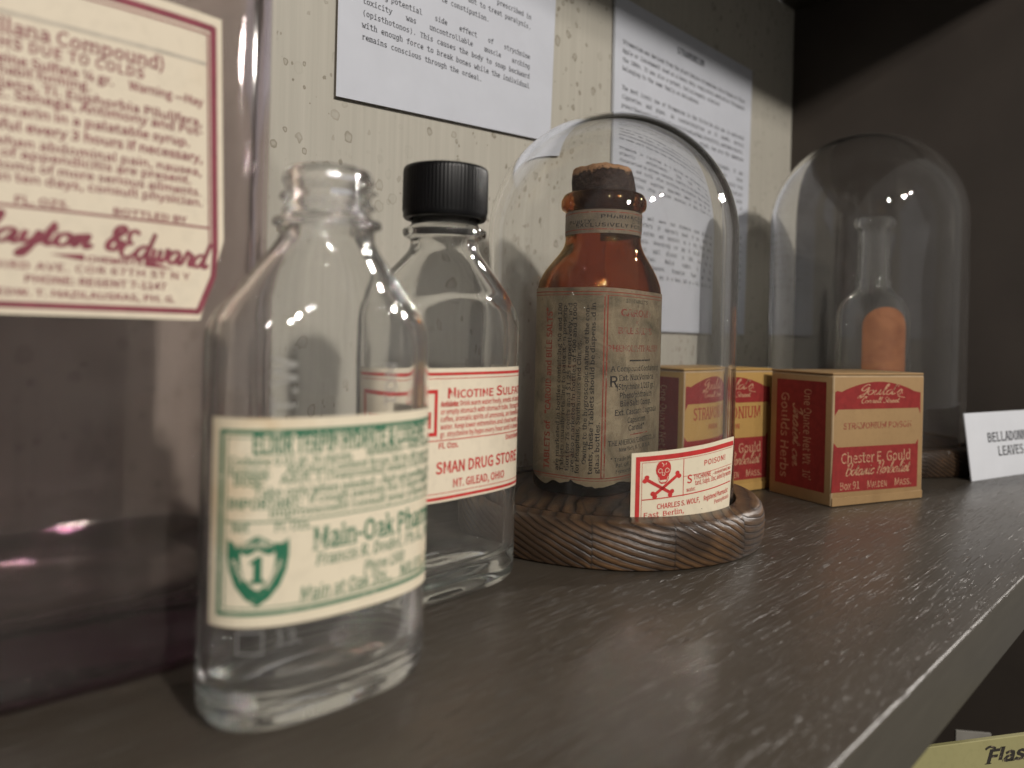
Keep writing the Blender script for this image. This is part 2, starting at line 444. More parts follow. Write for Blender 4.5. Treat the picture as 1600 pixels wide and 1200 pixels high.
SCRIPT = {
 'a': ([[(.9,.75),(.6,1),(.15,.7),(.05,.3),(.25,0),(.6,.15),(.9,.8),(.85,.3),(1.,0),(1.3,.3)]], 1.25),
 'b': ([[(0,.3),(.4,1.5),(.45,2.1),(.25,1.9),(.15,.5),(.3,0),(.7,.1),(.8,.6),(.6,.9),(.95,.8)]], 1.),
 'c': ([[(.75,.8),(.5,1),(.12,.7),(.08,.3),(.35,0),(.85,.3)]], .85),
 'd': ([[(.85,.8),(.55,1),(.12,.7),(.05,.3),(.25,0),(.6,.15),(.9,.9),(1.1,2.1),(.92,.9),(.9,.2),(1.05,0),(1.35,.3)]], 1.3),
 'e': ([[(.05,.35),(.5,.5),(.65,.8),(.4,1),(.1,.7),(.1,.25),(.4,0),(.85,.3)]], .85),
 'h': ([[(0,.3),(.4,1.6),(.4,2.1),(.2,1.8),(.1,0),(.4,.85),(.65,.9),(.6,.3),(.75,0),(1,.3)]], 1.),
 'i': ([[(.1,.3),(.3,1),(.2,.3),(.35,0),(.65,.3)], [(.36,1.45),(.4,1.55)]], .62),
 'l': ([[(0,.3),(.45,1.5),(.5,2.1),(.3,2.),(.15,.6),(.3,0),(.6,.3)]], .6),
 'n': ([[(0,.05),(.15,1),(.1,0),(.4,.85),(.65,.95),(.6,.3),(.75,0),(1.,.3)]], 1.),
 'o': ([[(.5,1),(.12,.75),(.08,.3),(.35,0),(.7,.25),(.75,.7),(.5,1),(.65,.8),(1.,.85)]], .95),
 'r': ([[(0,.3),(.25,1.1),(.35,.9),(.65,.9),(.55,.3),(.7,0),(.95,.3)]], .9),
 's': ([[(0,.3),(.4,1.1),(.6,.5),(.4,0),(.1,.1)], [(.4,0),(.85,.3)]], .8),
 't': ([[(0,.3),(.35,1.7),(.2,.4),(.35,0),(.65,.3)], [(0,1.1),(.6,1.15)]], .62),
 'u': ([[(.1,.95),(.05,.3),(.25,0),(.6,.3),(.75,1),(.7,.3),(.85,0),(1.1,.3)]], 1.1),
 'w': ([[(.05,.95),(.05,.3),(.25,0),(.5,.3),(.55,.9),(.55,.3),(.75,0),(1.05,.4),(1.05,1),(1.3,.85)]], 1.25),
 'y': ([[(.1,.95),(.05,.4),(.25,.1),(.6,.4),(.75,1),(.65,0),(.4,-.8),(.15,-.9),(.2,-.5),(1.,.3)]], 1.),
 'B': ([[(.4,2.),(.2,0)], [(0,1.7),(.5,2.1),(1.1,1.9),(.95,1.2),(.4,1.1),(1.1,.95),(1.15,.3),(.6,-.05),(.1,.15)]], 1.35),
 'C': ([[(1.2,1.7),(.9,2.1),(.35,1.6),(.15,.8),(.4,.05),(.9,.05),(1.2,.4)]], 1.2),
 'E': ([[(1.1,1.8),(.8,2.1),(.4,1.8),(.5,1.2),(.8,1.1),(.3,.95),(.1,.4),(.4,0),(.9,.1),(1.2,.45)]], 1.2),
 'G': ([[(1.1,1.9),(.8,2.1),(.3,1.6),(.2,1.),(.6,.8),(1.1,1.5),(1.,.5),(.6,-.5),(.2,-.6),(.3,-.2),(1.2,.5)]], 1.2),
 'H': ([[(.1,1.7),(.4,2.1),(.3,0)], [(1.2,2.1),(1.,0),(1.3,.2)], [(.2,1.),(1.1,1.1)]], 1.35),
 'I': ([[(.1,1.6),(.6,2.1),(.5,.3),(.2,-.1),(0,.3)]], .75),
 'S': ([[(1.,1.8),(.6,2.1),(.3,1.6),(.8,.9),(.7,.2),(.3,0),(0,.3)]], 1.05),
 '&': ([[(1.1,0),(.4,1.2),(.4,1.8),(.7,2),(.85,1.6),(.2,.7),(.2,.1),(.6,0),(1.05,.8)]], 1.25),
 "'": ([[(.2,2.1),(.1,1.6)]], .3), ' ': ([], .55)}
def smoothline(P, k=5):
    if len(P) < 3: return P
    out = []
    Q = [P[0]]+P+[P[-1]]
    for i in range(1, len(Q)-2):
        p0, p1, p2, p3 = Q[i-1:i+3]
        for j in range(k):
            t = j/k
            out.append(tuple(.5*((2*b)+(c-a)*t+(2*a-5*b+4*c-d)*t*t+(-a+3*b-3*c+d)*t**3) for a, b, c, d in zip(p0, p1, p2, p3)))
    return out+[P[-1]]
def ribbon(P, w, pen=0):
    out = []
    n = len(P); L = []
    for i in range(n):
        a, b = P[max(0, i-1)], P[min(n-1, i+1)]; dx, dy = b[0]-a[0], b[1]-a[1]; l = math.hypot(dx, dy) or 1
        ww = w*(1+pen*abs(dy/l))*.5
        L.append(((P[i][0]-dy/l*ww, P[i][1]+dx/l*ww), (P[i][0]+dy/l*ww, P[i][1]-dx/l*ww)))
    for a, b in zip(L, L[1:]): out.append([a[1], b[1], b[0], a[0]])
    return out

def clip(poly, x, keep_gt):
    out = []
    for a, b in zip(poly, poly[1:]+poly[:1]):
        ia, ib = (a[0] >= x) == keep_gt or a[0] == x, (b[0] >= x) == keep_gt or b[0] == x
        if ia: out.append(a)
        if ia != ib: t = (x-a[0])/(b[0]-a[0]); out.append((x, a[1]+t*(b[1]-a[1])))
    return out
class Sheet:
    """flat artwork: paper outline and printed shapes, laid on a surface by build()"""
    def __init__(s, step=None): s.p = []; s.step = step
    def poly(s, pts, mat, layer=1):
        xs = [p[0] for p in pts]; st = s.step
        if st and max(xs)-min(xs) > st*1.2:
            k = math.floor(min(xs)/st)
            while k*st < max(xs)-1e-9:
                q = clip(clip(pts, k*st, True), (k+1)*st, False)
                if len(q) > 2: s.p.append((q, mat, layer))
                k += 1
        else: s.p.append((pts, mat, layer))
    def rect(s, x0, y0, x1, y1, mat, layer=1): s.poly([(x0, y0), (x1, y0), (x1, y1), (x0, y1)], mat, layer)
    def line(s, x0, y0, x1, y1, w, mat, layer=1):
        dx, dy = x1-x0, y1-y0; l = math.hypot(dx, dy); nx, ny = -dy/l*w/2, dx/l*w/2
        s.poly([(x0-nx, y0-ny), (x1-nx, y1-ny), (x1+nx, y1+ny), (x0+nx, y0+ny)], mat, layer)
    def frame(s, x0, y0, x1, y1, w, mat, layer=1):
        s.rect(x0, y0, x1, y0+w, mat, layer); s.rect(x0, y1-w, x1, y1, mat, layer)
        s.rect(x0, y0+w, x0+w, y1-w, mat, layer); s.rect(x1-w, y0+w, x1, y1-w, mat, layer)
    def disc(s, x, y, rx, ry, mat, layer=1, n=20): s.poly([(x+rx*math.cos(6.2832*i/n), y+ry*math.sin(6.2832*i/n)) for i in range(n)], mat, layer)
    def stroke(s, P, w, mat, layer=1, pen=0, k=5):
        for q in ribbon(smoothline(P, k), w, pen): s.p.append((q, mat, layer))
    em = 1.0; squeeze = None              # squeeze = (fixed x, factor): how far the lines run round the bottle
    def text(s, body, x, y, size, mat, font='sans', w=None, al='l', bold=0, shear=0, rot=0, track=0, layer=1, slope=0, caps=None, just=None):
        """size = em; w = total width to fit; just = width reached by widening the spaces"""
        size *= s.em; items = []; cx = 0; sp = 0
        if s.squeeze and not rot:
            x = s.squeeze[0]+(x-s.squeeze[0])*s.squeeze[1]; w = w*s.squeeze[1] if w else w
        if just:
            nat = sum(glyph(font, c, bold)[1]+track for c in body); ns = body.count(' ')
            sp = (just/size-nat)/ns if ns else 0
        for i, ch in enumerate(body):
            k = 1
            if caps and ch.islower(): ch = ch.upper(); k = caps
            g, adv = glyph(font, ch, bold)
            items.append((g, cx, k)); cx += adv*k+track+(sp if ch == ' ' else 0)
        total = (cx-track)*size; fx = w/total if w else 1; total *= fx
        ox = {'l': 0, 'c': -total/2, 'r': -total}[al]; cr, sr = math.cos(rot), math.sin(rot)
        for g, gx, k in items:
            for pl in g:
                q = []
                for px, py in pl:
                    X = ((px*k+gx)+shear*py*k)*size*fx+ox; Y = py*k*size+slope*X
                    q.append((x+X*cr-Y*sr, y+X*sr+Y*cr))
                s.p.append((q, mat, layer))
    def script(s, body, x, y, xh, mat, w=None, al='l', shear=.25, pen=.6, lw=.16, rot=0, layer=1, slope=0, track=0):
        cx = 0; strokes = []
        for ch in body:
            st, adv = SCRIPT[ch]
            for P in st: strokes.append([(px+cx+shear*py, py) for px, py in P])
            cx += adv+track
        fx = w/(cx*xh) if w else 1; total = cx*xh*fx; ox = {'l': 0, 'c': -total/2, 'r': -total}[al]; cr, sr = math.cos(rot), math.sin(rot)
        for P in strokes:
            for q in ribbon(smoothline(P, 5), lw, pen):
                o = []
                for px, py in q:
                    X = px*xh*fx+ox; Y = py*xh+slope*X; o.append((x+X*cr-Y*sr, y+X*sr+Y*cr))
                s.p.append((o, mat, layer))
    def build(s, name, fn, mats, parent=None, off=.003, gap=.0009, loc=None, rot=0, extra=None, smooth=None):
        V, Fc, MI = [], [], []
        names = list(mats)
        for q, mat, layer in s.p:
            a = sum(q[i][0]*q[(i+1) % len(q)][1]-q[(i+1) % len(q)][0]*q[i][1] for i in range(len(q)))
            if abs(a) < 1e-9: continue
            if a < 0: q = q[::-1]
            st = len(V); V += [fn(x, y, off+gap*layer) for x, y in q]; Fc.append(tuple(range(st, st+len(q)))); MI.append(names.index(mat))
        if extra:
            ev, ef, em = extra; st = len(V); V += ev; Fc += [tuple(i+st for i in f) for f in ef]; MI += [names.index(em)]*len(ef)
        return mesh(name, V, Fc, [mats[k] for k in names], parent, MI, smooth, loc, rot)
flat = lambda u, v, off: (u, -off, v)          # artwork on an upright plane that looks towards -y

# ================================================================== setting
WY = 3.7; EX = 8.28; FY = .685; TH = .24
def struct(o, label=None):
    o['kind'] = 'structure'
    if label: o['label'] = label
    return o
V, Fc = boxmesh(-9, FY, -TH, EX, WY, 0, .012, 3)
me_idx = []
for f in Fc:
    ys = [V[i][1] for i in f]; me_idx.append(1 if max(ys) < FY+.004 else 0)
struct(mesh('shelf', V, Fc, [M['shelf'], M['edge']], None, me_idx, 35))
V, Fc = boxmesh(-9, FY, 4.68, EX, WY, 4.92, .012, 2); struct(mesh('upper_shelf', V, Fc, [M['edge']], None, None, 35))
V, Fc = boxmesh(-9, FY, -3.3, EX, WY, -3.06, .012, 2); struct(mesh('lower_shelf', V, Fc, [M['shelf']], None, None, 35))
V, Fc = boxmesh(-9, WY, 0, EX, WY+.15, 4.68); struct(mesh('back_wall', V, Fc, [M['wall']]))
V, Fc = boxmesh(-9, WY, -3.06, EX, WY+.15, -TH); struct(mesh('lower_back_wall', V, Fc, [M['sidewall']]))
V, Fc = boxmesh(EX, FY, -3.3, EX+.2, WY+.15, 4.92); struct(mesh('side_wall', V, Fc, [M['sidewall']]))

# ================================================================== typed museum sheets on the wall
def panel(name, poly, y0, y1, label, cat, lines, edge='foam'):
    root = thing(name, label, cat, (0, 0, 0))
    V, Fc = prism(poly, y0, y1)
    mesh('board', V, Fc, [M['foam'], M[edge]], root, [0, 1]+[1]*len(poly))
    s = Sheet()
    for a in lines: s.text(*a[:3], **{'size': a[3], 'mat': 'type', **a[4]})
    s.build('typed_text', lambda u, v, o: (u, y0-o, v), {'type': M['type']}, root, off=0, gap=.0012)
    return root
def rows(txt, x0, x1, y, dy, size):
    out = []
    for i, t in enumerate(txt):
        j = not t.endswith('|'); t = t.rstrip('|')
        d = dict(font='mono', bold=.006)
        if j: d['just'] = x1-x0
        out.append((t, x0, y-i*dy, size, d))
    return out
L1 = rows(['with enough force to break bones while the individual'], 2.545, 3.957, 2.737, .068, .0452)
L1 += rows(['remains conscious through the ordeal.|'], 2.545, 3.957, 2.669, .068, .0436)
L1 += rows(['potential side effect of strychnine'], 2.745, 3.957, 2.943, .068, .0445)
L1 += rows(['toxicity was uncontrollable muscle arching', '(opisthotonos). This causes the body to snap backward'], 2.545, 3.957, 2.875, .069, .0445)
L1 += [('lying', 2.725, 2.943, .0445, dict(font='mono', al='r', bold=.006)), ('te constipation.', 3.55, 3.078, .0445, dict(font='mono', al='r', bold=.006)),
       ('ant to treat paralysis,', 3.96, 3.152, .0445, dict(font='mono', al='r', bold=.006)), ('prescribed in', 3.96, 3.222, .0445, dict(font='mono', al='r', bold=.006))]
panel('information_sheet', [(2.385, 2.306), (4.192, 2.412), (4.235, 4.1), (2.385, 4.1)], WY-.028, WY-.012,
      'white typed sheet on the beige wall that ends conscious through the ordeal, trimmed crooked below', 'sheet', L1, 'darkedge')
P2 = ['Stramonium was derived from the plant Datura stramonium (also known as Thorn', 'Apple or Jimsonweed) used as a heavy-duty respiratory medication throughout',
      'the 1800s. It was also a potent, hallucinogenic alkaloid|', 'belonging to the same family as Belladonna.|']
P2b = ['The most iconic use of Stramonium in the Victorian era was in medicated', 'cigarettes and pipes. As counterintuitive as it sounds, doctors',
       'prescribed smoking the dried leaves to treat asthma, bronchitis, and tuberculosis,', 'the smoke would relax the lungs during an attack. See also the immediate']
P2c = ['Stramonium is classified as a delirium and hallucinogen, it was', 'primarily anticholinergic drug that was later', 'characterized by extreme confusion, inability to distinguish reality from',
       'fantasy, and vivid, often terrifying hallucinations. These sensations', 'cause profound cognitive impairment, memory loss and the later', 'hallucinations often involved sensations of being touched or of']
P2d = ['Doctors were well aware that Stramonium caused delirious and', 'terrifying effects if improperly dosed. It was commonly used', 'in asthma asylums and hospitals as a very strong sedative',
       'for the mania. Determining our way to extract and use it', 'was a royal pupil dilatant in 1899, cases from the', 'of hallucinations. Medical students in the late', 'of the southeastern Stramonium flower and leaves',
       'to a Datura, such as any in a haze, was as a book, use as a tea']
L2 = [('STRAMONIUM', 6.08, 3.522, .078, dict(font='mono', al='c', bold=.02))]
for T_, y_ in ((P2, 3.372), (P2b, 3.005), (P2c, 2.655), (P2d, 2.02)): L2 += rows(T_, 5.04, 7.11, y_, .071, .0475)
panel('information_sheet', [(4.955, 1.07), (7.22, 1.07), (7.26, 3.74), (4.935, 3.74)], WY-.035, WY-.012,
      'long white typed sheet headed STRAMONIUM, half shaded, behind the glass dome', 'sheet', L2)

# ================================================================== large purple-tinted bottle
def front_of(a, b, n): return wrap(a, b, n)
PB = thing('large_bottle', 'large flat purple-tinted glass bottle with a cream and maroon chemist label', 'bottle', (.06, 2.81, 0), R(-5.9))
pa, pb, pn = 1.28, .53, 5.2
ctrl = [(0, pa, pb, pn), (.5, pa, pb, pn), (2.3, pa, pb, pn), (2.7, 1.12, .48, 4), (3.0, .7, .42, 3), (3.2, .42, .38, 2.2), (3.3, .34, .34, 2), (3.9, .34, .34, 2)]
V, Fc = vessel(ctrl, .042, .2, 120, .05, .07, .09, .03)
mesh('glass_body', V, Fc, [M['purple']], PB, None, 180)
# label: artwork was measured on a plane that starts at e0 along the bottle's face
lab = Sheet(.08); lab.em = .80
ox = .515                                     # offset of that measuring line from the middle of the face
MA = 'maroon'
x1, x0 = .545+ox, -1.05
lab.poly([(x0, 1.024), (.475+ox, 1.024), (.545+ox, 1.262), (.521+ox, 1.915), (x0, 1.915)], 'paper', 0)
lab.line(x0, 1.879, .498+ox, 1.879, .020, MA); lab.line(.494+ox, 1.885, .517+ox, 1.225, .020, MA)
lab.line(.517+ox, 1.228, .513+ox, 1.15, .018, MA); lab.line(.513+ox, 1.155, .470+ox, 1.049, .018, MA); lab.line(x0, 1.049, .474+ox, 1.049, .016, MA)
lab.line(x0, 1.858, .478+ox, 1.858, .005, MA); lab.line(.478+ox, 1.86, .499+ox, 1.24, .005, MA)
lab.line(x0, 1.771, .475+ox, 1.771, .009, 'greyline'); lab.line(x0, 1.295, .500+ox, 1.295, .006, MA)
for t, x, y, sz, kw in [
  ('Fluid Cocillana Compound)', .357, 1.719, .062, dict(al='r', font='serif')),
  ('COUGHS DUE TO COLDS', .303, 1.683, .046, dict(al='r', bold=.016, track=.06)),
  ('Codeine Sulfate ¼ gr.', .226, 1.645, .042, dict(al='r', bold=.012)), ('Warning —May', .468, 1.645, .041, dict(al='r', bold=.01, w=.205)),
  ('be habit forming.', .171, 1.618, .040, dict(al='r', bold=.01)),
  ('Ext. Cocillana, Ti. Euphorbia Pilulifera,', .468, 1.586, .041, dict(al='r', bold=.01, w=.66)),
  ('Squill, F.E. Senega, Antimony and Pot-', .470, 1.559, .041, dict(al='r', bold=.01, w=.66)),
  ('Menthol, Cascarin in a palatable syrup.', .433, 1.521, .041, dict(al='r', bold=.01, w=.66)),
  ('teaspoonful every 3 hours if necessary,', .472, 1.482, .043, dict(al='r', bold=.016, w=.66)),
  ('not be used when abdominal pain, nausea,', .470, 1.443, .039, dict(al='r', bold=.006, w=.72)),
  ('or symptoms of appendicitis are present.', .440, 1.415, .039, dict(al='r', bold=.006, w=.70)),
  ('may be symptoms of more serious ailments.', .470, 1.384, .039, dict(al='r', bold=.006, w=.72)),
  ('treated within ten days, consult physician.', .476, 1.355, .039, dict(al='r', bold=.006, w=.72)),
  ('FL. OZS.', .130, 1.302, .033, dict(al='r', bold=.016, w=.125)), ('BOTTLED BY', .428, 1.302, .030, dict(al='r', bold=.02, w=.198)),
  ('1168 THIRD AVE. COR 67TH ST N Y', .440, 1.139, .033, dict(al='r', w=.60, track=.05)),
  ('PHONE: REGENT 7-1147', .375, 1.106, .033, dict(al='r', bold=.018, w=.345)),
  ('EDW. T. MAZILAUSKAS, PH. G.', .402, 1.072, .030, dict(al='r', bold=.016, w=.43))]:
    lab.text(t, x+ox, y, sz, MA, **{**kw, 'bold': min(.012, kw.get('bold', .004))})
lab.script('Clayton', .180+ox, 1.205, .034, MA, al='r', w=.30, lw=.23, pen=.5, slope=0)
lab.script('&', .212+ox, 1.207, .032, MA, w=.05, lw=.26)
lab.script('Edward', .492+ox, 1.176, .036, MA, al='r', w=.245, lw=.22, slope=-.06)
lab.poly([(.085+ox, 1.182), (.165+ox, 1.188), (.165+ox, 1.170)], MA); lab.poly([(.395+ox, 1.165), (.315+ox, 1.188), (.315+ox, 1.168)], MA)
lab.text('CHEMISTS', .240+ox, 1.170, .024, MA, al='c', w=.14, bold=.03)
M['creamlabel'] = paper('cream_label_paper', (.62, .55, .43), (.50, .36, .20), .25, 8)
M['maroon'] = ink('maroon_ink', (.20, .045, .062)); M['greyline'] = ink('pale_grey_ink', (.40, .36, .30))
lab.build('label', wrap(pa, pb, pn), {'paper': M['creamlabel'], 'maroon': M['maroon'], 'greyline': M['greyline']}, PB)

# ================================================================== clear oval bottle in front
B1 = thing('oval_bottle', 'clear oval bottle without a cap, pale label printed in green with a shield', 'bottle', (1.20, 1.873, 0))
a1, b1, n1 = .331, .185, 2.4
ctrl = [(0, .322, .178, 2.4), (.06, .331, .185, 2.4), (.5, a1, b1, n1), (.95, a1, b1, n1), (1.0, .327, .184, 2.35), (1.05, .300, .177, 2.3), (1.11, .252, .161, 2.2),
        (1.18, .196, .141, 2.1), (1.235, .150, .130, 2), (1.27, .130, .130, 2), (1.285, .132, .132, 2), (1.294, .150, .150, 2), (1.306, .150, .150, 2), (1.317, .124, .124, 2), (1.330, .118, .118, 2), (1.405, .118, .118, 2), (1.417, .126, .126, 2), (1.436, .121, .121, 2)]
def thread1(x, y, z):
    if .035 < z < .150: return .0045*math.sin((z-.035)/.115*math.pi*8)*math.sin((z-.035)/.115*math.pi)
    if not 1.322 < z < 1.415: return 0
    ph = math.atan2(x, -y)/(2*math.pi); d = ((z-1.322)/.042-ph) % 1
    return .017*math.exp(-((d-.5)/.17)**2)*max(0, min(1, (z-1.322)/.02, (1.415-z)/.02))
V, Fc = vessel(ctrl, .034, .070, 128, .0075, .03, .065, .02, thread1)
mesh('glass_body', V, Fc, [M['clear']], B1, None, 180)
G = 'green'
lab = Sheet(.02); lab.em = .86; lab.squeeze = (-.342, .885); lx0, lx1, lz0, lz1 = -.398, .50, .268, .782
lab.poly([(lx0, lz0+.004), (lx1, lz0), (lx1, lz1), (lx0, lz1+.002)], 'paper', 0)
lab.frame(lx0+.03, lz0+.032, lx1-.03, lz1-.026, .0105, G)
lab.frame(lx0+.048, lz0+.05, lx1-.048, lz1-.044, .003, G)
lab.text('ELIXIR TERPIN HYDRATE & CODEINE', -.28, .697, .074, G, w=.615, bold=.022, font='serif')
for t, x, y, sz, w_, kw in [
  ('Codeine 0.01 gr. to minim.', -.342, .668, .036, .36, {}), ('WARNING—MAY be habit', .06, .674, .034, .37, {}),
  ('forming.', -.342, .642, .036, .115, {}), ('Alcohol Content from 38 to 40 per cent.', -.19, .644, .035, .62, {}),
  ('DOSE:', -.328, .618, .038, .085, dict(bold=.012)), ('Adult, 1 (Teaspoonful) every 3 to 4 hours', -.205, .622, .034, .62, {}),
  ('Take only when needed—Not exceeding dose', -.273, .592, .036, .70, {}),
  ('IMPORTANT:', -.342, .562, .040, .20, dict(bold=.012)), ('If cough persists for 3 days without', -.125, .568, .035, .56, {}),
  ('improvement consult your physician.', -.232, .541, .035, .64, {}),
  ('Net', -.331, .505, .040, .048, {}), ('Fl. Ozs.', -.217, .505, .038, .105, {})]:
    lab.text(t, x, y, sz, G, font='serif', w=w_, **kw)
lab.line(lx0+.048, .530, lx1-.048, .527, .004, G)
lab.text('Main-Oak Pharmacy', -.110, .449, .088, G, font='serif', w=.60, bold=.012)
lab.text('Francis R. Dodel, Ph.G., Prop.', -.100, .408, .050, G, font='serif', w=.55, shear=.15)
lab.text('Phone 1500', .06, .364, .048, G, font='sans', w=.165, shear=.2)
lab.text('Main at Oak Sts.,', -.144, .324, .058, G, w=.315, shear=.1); lab.text('NILES, O.', .205, .322, .056, G, w=.20, shear=.1)
def shield(cx, top, w, h):
    P = [(-.5, .98), (-.36, .90), (-.2, .93), (-.08, 1.0), (0, 1.03), (.08, 1.0), (.2, .93), (.36, .90), (.5, .98)]
    side = [(.5, .72), (.46, .5), (.36, .28), (.2, .1), (0, -.02)]
    P = P+side+[(-x, y) for x, y in side[-2::-1]]
    return [(cx+x*w, top-h+y*h) for x, y in P]
lab.poly(shield(-.268, .492, .146, .166)[::-1], G, 1)
lab.poly(shield(-.268, .458, .080, .094)[::-1], 'paper', 2)
lab.poly([(x, y) for x, y in [(-.286, .379), (-.25, .379), (-.25, .389), (-.2585, .389), (-.2585, .447), (-.269, .447), (-.286, .434), (-.286, .426), (-.2775, .428), (-.2775, .389), (-.286, .389)]], G, 3)
lab.text('INDEPENDENT', -.268, .468, .017, 'paper', al='c', w=.105, layer=2, bold=.02)
lab.text('RETAIL', -.331, .437, .015, 'paper', w=.06, rot=R(-63), layer=2, bold=.02); lab.text('DRUGGIST', -.243, .365, .015, 'paper', w=.075, rot=R(62), layer=2, bold=.02)
M['palelabel'] = paper('pale_label_paper', (.70, .625, .475), (.46, .29, .12), .6, 8, lo=.53, hi=.72)
M['green'] = ink('green_ink', (.020, .135, .072), .10, (.35, .38, .28), 260)
lab.build('label', wrap(a1, b1, n1), {'paper': M['palelabel'], 'green': M['green']}, B1)
# raised lettering moulded in the glass: T.W read up the panel, and a square mark under the label
M['frost'] = plain('worn_raised_glass', (.30, .30, .30), .3, .1, 100)
t_ = NT('raised_glass'); g_ = t_.n('ShaderNodeBsdfGlass'); g_.inputs['Roughness'].default_value = .35; g_.inputs['IOR'].default_value = 1.2
d_ = t_.n('ShaderNodeBsdfDiffuse'); d_.inputs[0].default_value = (.40, .40, .39, 1); x_ = t_.n('ShaderNodeMixShader'); x_.inputs[0].default_value = .3
t_.l(g_.outputs[0], x_.inputs[1]); t_.l(d_.outputs[0], x_.inputs[2]); t_.l(x_.outputs[0], t_.out.inputs[0]); M['frost'] = t_.m
for body, x, y, sz, rt_ in (('T.W', -.185, .79, .085, 90), ('TON', .115, .80, .06, 90), ('13.', -.225, .222, .05, 0)):
    emb = Sheet(.02); emb.text(body, x, y, sz, 'g', rot=R(rt_)); emb.build('embossed_lettering', wrap(a1, b1, n1), {'g': M['frost']}, B1, off=.0015)
emb = Sheet(.02); emb.frame(-.315, .205, -.25, .262, .0055, 'g'); emb.build('embossed_square', wrap(a1, b1, n1), {'g': M['frost']}, B1, off=.0015)

# ================================================================== capped bottle with the red label
B2 = thing('capped_bottle', 'clear flat bottle with a black ribbed screw cap and a red-printed label', 'bottle', (1.99, 2.28, 0), R(2.5))
a2, b2, n2 = .37, .168, 3
ctrl = [(0, .36, .158, 3), (.06, a2, b2, n2), (.5, a2, b2, n2), (1.03, a2, b2, n2), (1.09, .355, .168, 2.9), (1.16, .305, .166, 2.7), (1.225, .243, .160, 2.4), (1.285, .178, .150, 2.15),
        (1.325, .142, .138, 2), (1.35, .133, .133, 2), (1.367, .135, .135, 2), (1.382, .163, .163, 2), (1.402, .165, .165, 2), (1.42, .135, .135, 2), (1.445, .128, .128, 2), (1.62, .128, .128, 2)]
def panel2(x, y, z):
    if y > 0 or z > 1.25 or z < .08: return 0
    top = 1.16-.55*max(0, abs(x)-.08)**1.5
    e = min(.275-abs(x), top-z, z-.1)
    return -.013*max(0, min(1, e/.03))
V, Fc = vessel(ctrl, .034, .10, 128, .012, .04, .05, .03, panel2)
mesh('glass_body', V, Fc, [M['clear2']], B2, None, 180)
ribs = 72
def wobc(a, r, z): return (r*(1+(.005*math.cos(a*ribs) if .165 < r else 0)), z)
V, Fc = lathe([(0, 1.648), (.150, 1.648), (.160, 1.6455), (.1645, 1.640), (.1658, 1.628), (.1665, 1.48), (.164, 1.468), (.164, 1.455), (.158, 1.447), (.140, 1.447), (.140, 1.60), (0, 1.60)], ribs*6, wobc)
cap = mesh('screw_cap', V, Fc, [M['cap']], B2, None, 40)
lab = Sheet(.02); RD = 'red'; lab.em = .78
lab.rect(-.50, .390, .52, .877, 'paper', 0)
for y in (.856, .404): lab.rect(-.49, y-.0055, .51, y+.0055, RD)
lab.rect(-.49, .838, .51, .8405, RD); lab.rect(-.49, .421, .51, .4235, RD)
lab.frame(-.47, .632, -.172, .80, .014, RD); lab.rect(-.44, .66, -.2, .72, RD)
lab.text('Nicotine Sulfate', -.130, .767, .066, RD, w=.495, bold=.014, caps=.78)
for i, t in enumerate(['Antidote: Drink warm water freely, emetic of mustard', 'or empty stomach with stomach tube. Strong black', 'coffee, aromatic spirits of ammonia, are beneficial in', 'water. Keep lower extremities and chest warm, give', 'gr. strychnine by hypo every hour until 4 doses are']):
    lab.text(t, -.158, .737-.0275*i, .0345, RD, w=.515, bold=.002)
lab.text('Antidote:', -.158, .737, .0345, RD, w=.087, bold=.02, layer=2)
lab.rect(-.49, .613, .51, .6165, RD)
lab.text('Fl. Ozs.', -.165, .585, .036, RD, w=.10, bold=.012); lab.text('Distributed by', .205, .588, .034, RD, w=.19, bold=.01)
lab.text('SMAN DRUG STORE', -.174, .494, .074, RD, w=.485, bold=.012); lab.text('MT. GILEAD, OHIO', -.092, .438, .052, RD, w=.295, bold=.012)
M['redlabel'] = paper('cream_red_label_paper', (.70, .62, .48), (.5, .36, .2), .18, 8)
M['red'] = ink('red_ink', (.46, .030, .028))
lab.build('label', wrap(a2, b2, n2), {'paper': M['redlabel'], 'red': M['red']}, B2)

# ================================================================== cloches
def cloche_base(loc, Rb, label, mat, Rd):
    prof = [(0, 0), (Rb-.035, 0), (Rb-.016, .008), (Rb-.004, .04), (Rb, .10), (Rb-.002, .165), (Rb-.014, .203), (Rb-.030, .222), (Rb-.045, .227), (Rd+.020, .229), (Rd+.014, .226), (Rd+.013, .135), (Rd-.040, .135), (Rd-.042, .217), (Rd-.048, .221), (Rd*.5, .222), (0, .222)]
    sd = loc[0]
    def wob(a, r, z):
        k = 1+.004*math.sin(3*a+sd)+.003*math.sin(7*a+2*sd); return (r*k if r > Rd+.022 else r, z)
    prof = [(r, z*.91 if z > .14 else z) for r, z in prof]
    V, Fc = lathe(prof, 160, wob)
    o = mesh('cloche_base', V, Fc, [mat], None, None, 38, loc)
    return tag(o, label, 'wooden base')
def dome(loc, Rd, top, label, th=.032):
    zc = top-Rd; prof = []
    prof.append((Rd-th, .138)); prof.append((Rd, .138))
    n = 14
    for i in range(n+1): prof.append((Rd, .15+(zc-.15)*i/n))
    for i in range(1, 30): t = i/30*math.pi/2; prof.append((Rd*math.cos(t), zc+Rd*math.sin(t)))
    prof.append((0, top)); prof.append((0, top-th)); q = Rd-th
    for i in range(29, 0, -1): t = i/30*math.pi/2; prof.append((q*math.cos(t), zc+q*math.sin(t)))
    for i in range(n, -1, -1): prof.append((q, .15+(zc-.15)*i/n))
    prof.append((Rd-th, .138))
    # drop the link across the axis between the two skins
    N = 128
    V, Fc = lathe(prof, N)
    o = mesh('glass_dome', V, Fc, [M['dome']], None, None, 50, loc)
    return tag(o, label, 'glass dome')
C1 = (3.315, 2.455, 0); C2 = (6.975, 2.425, 0)
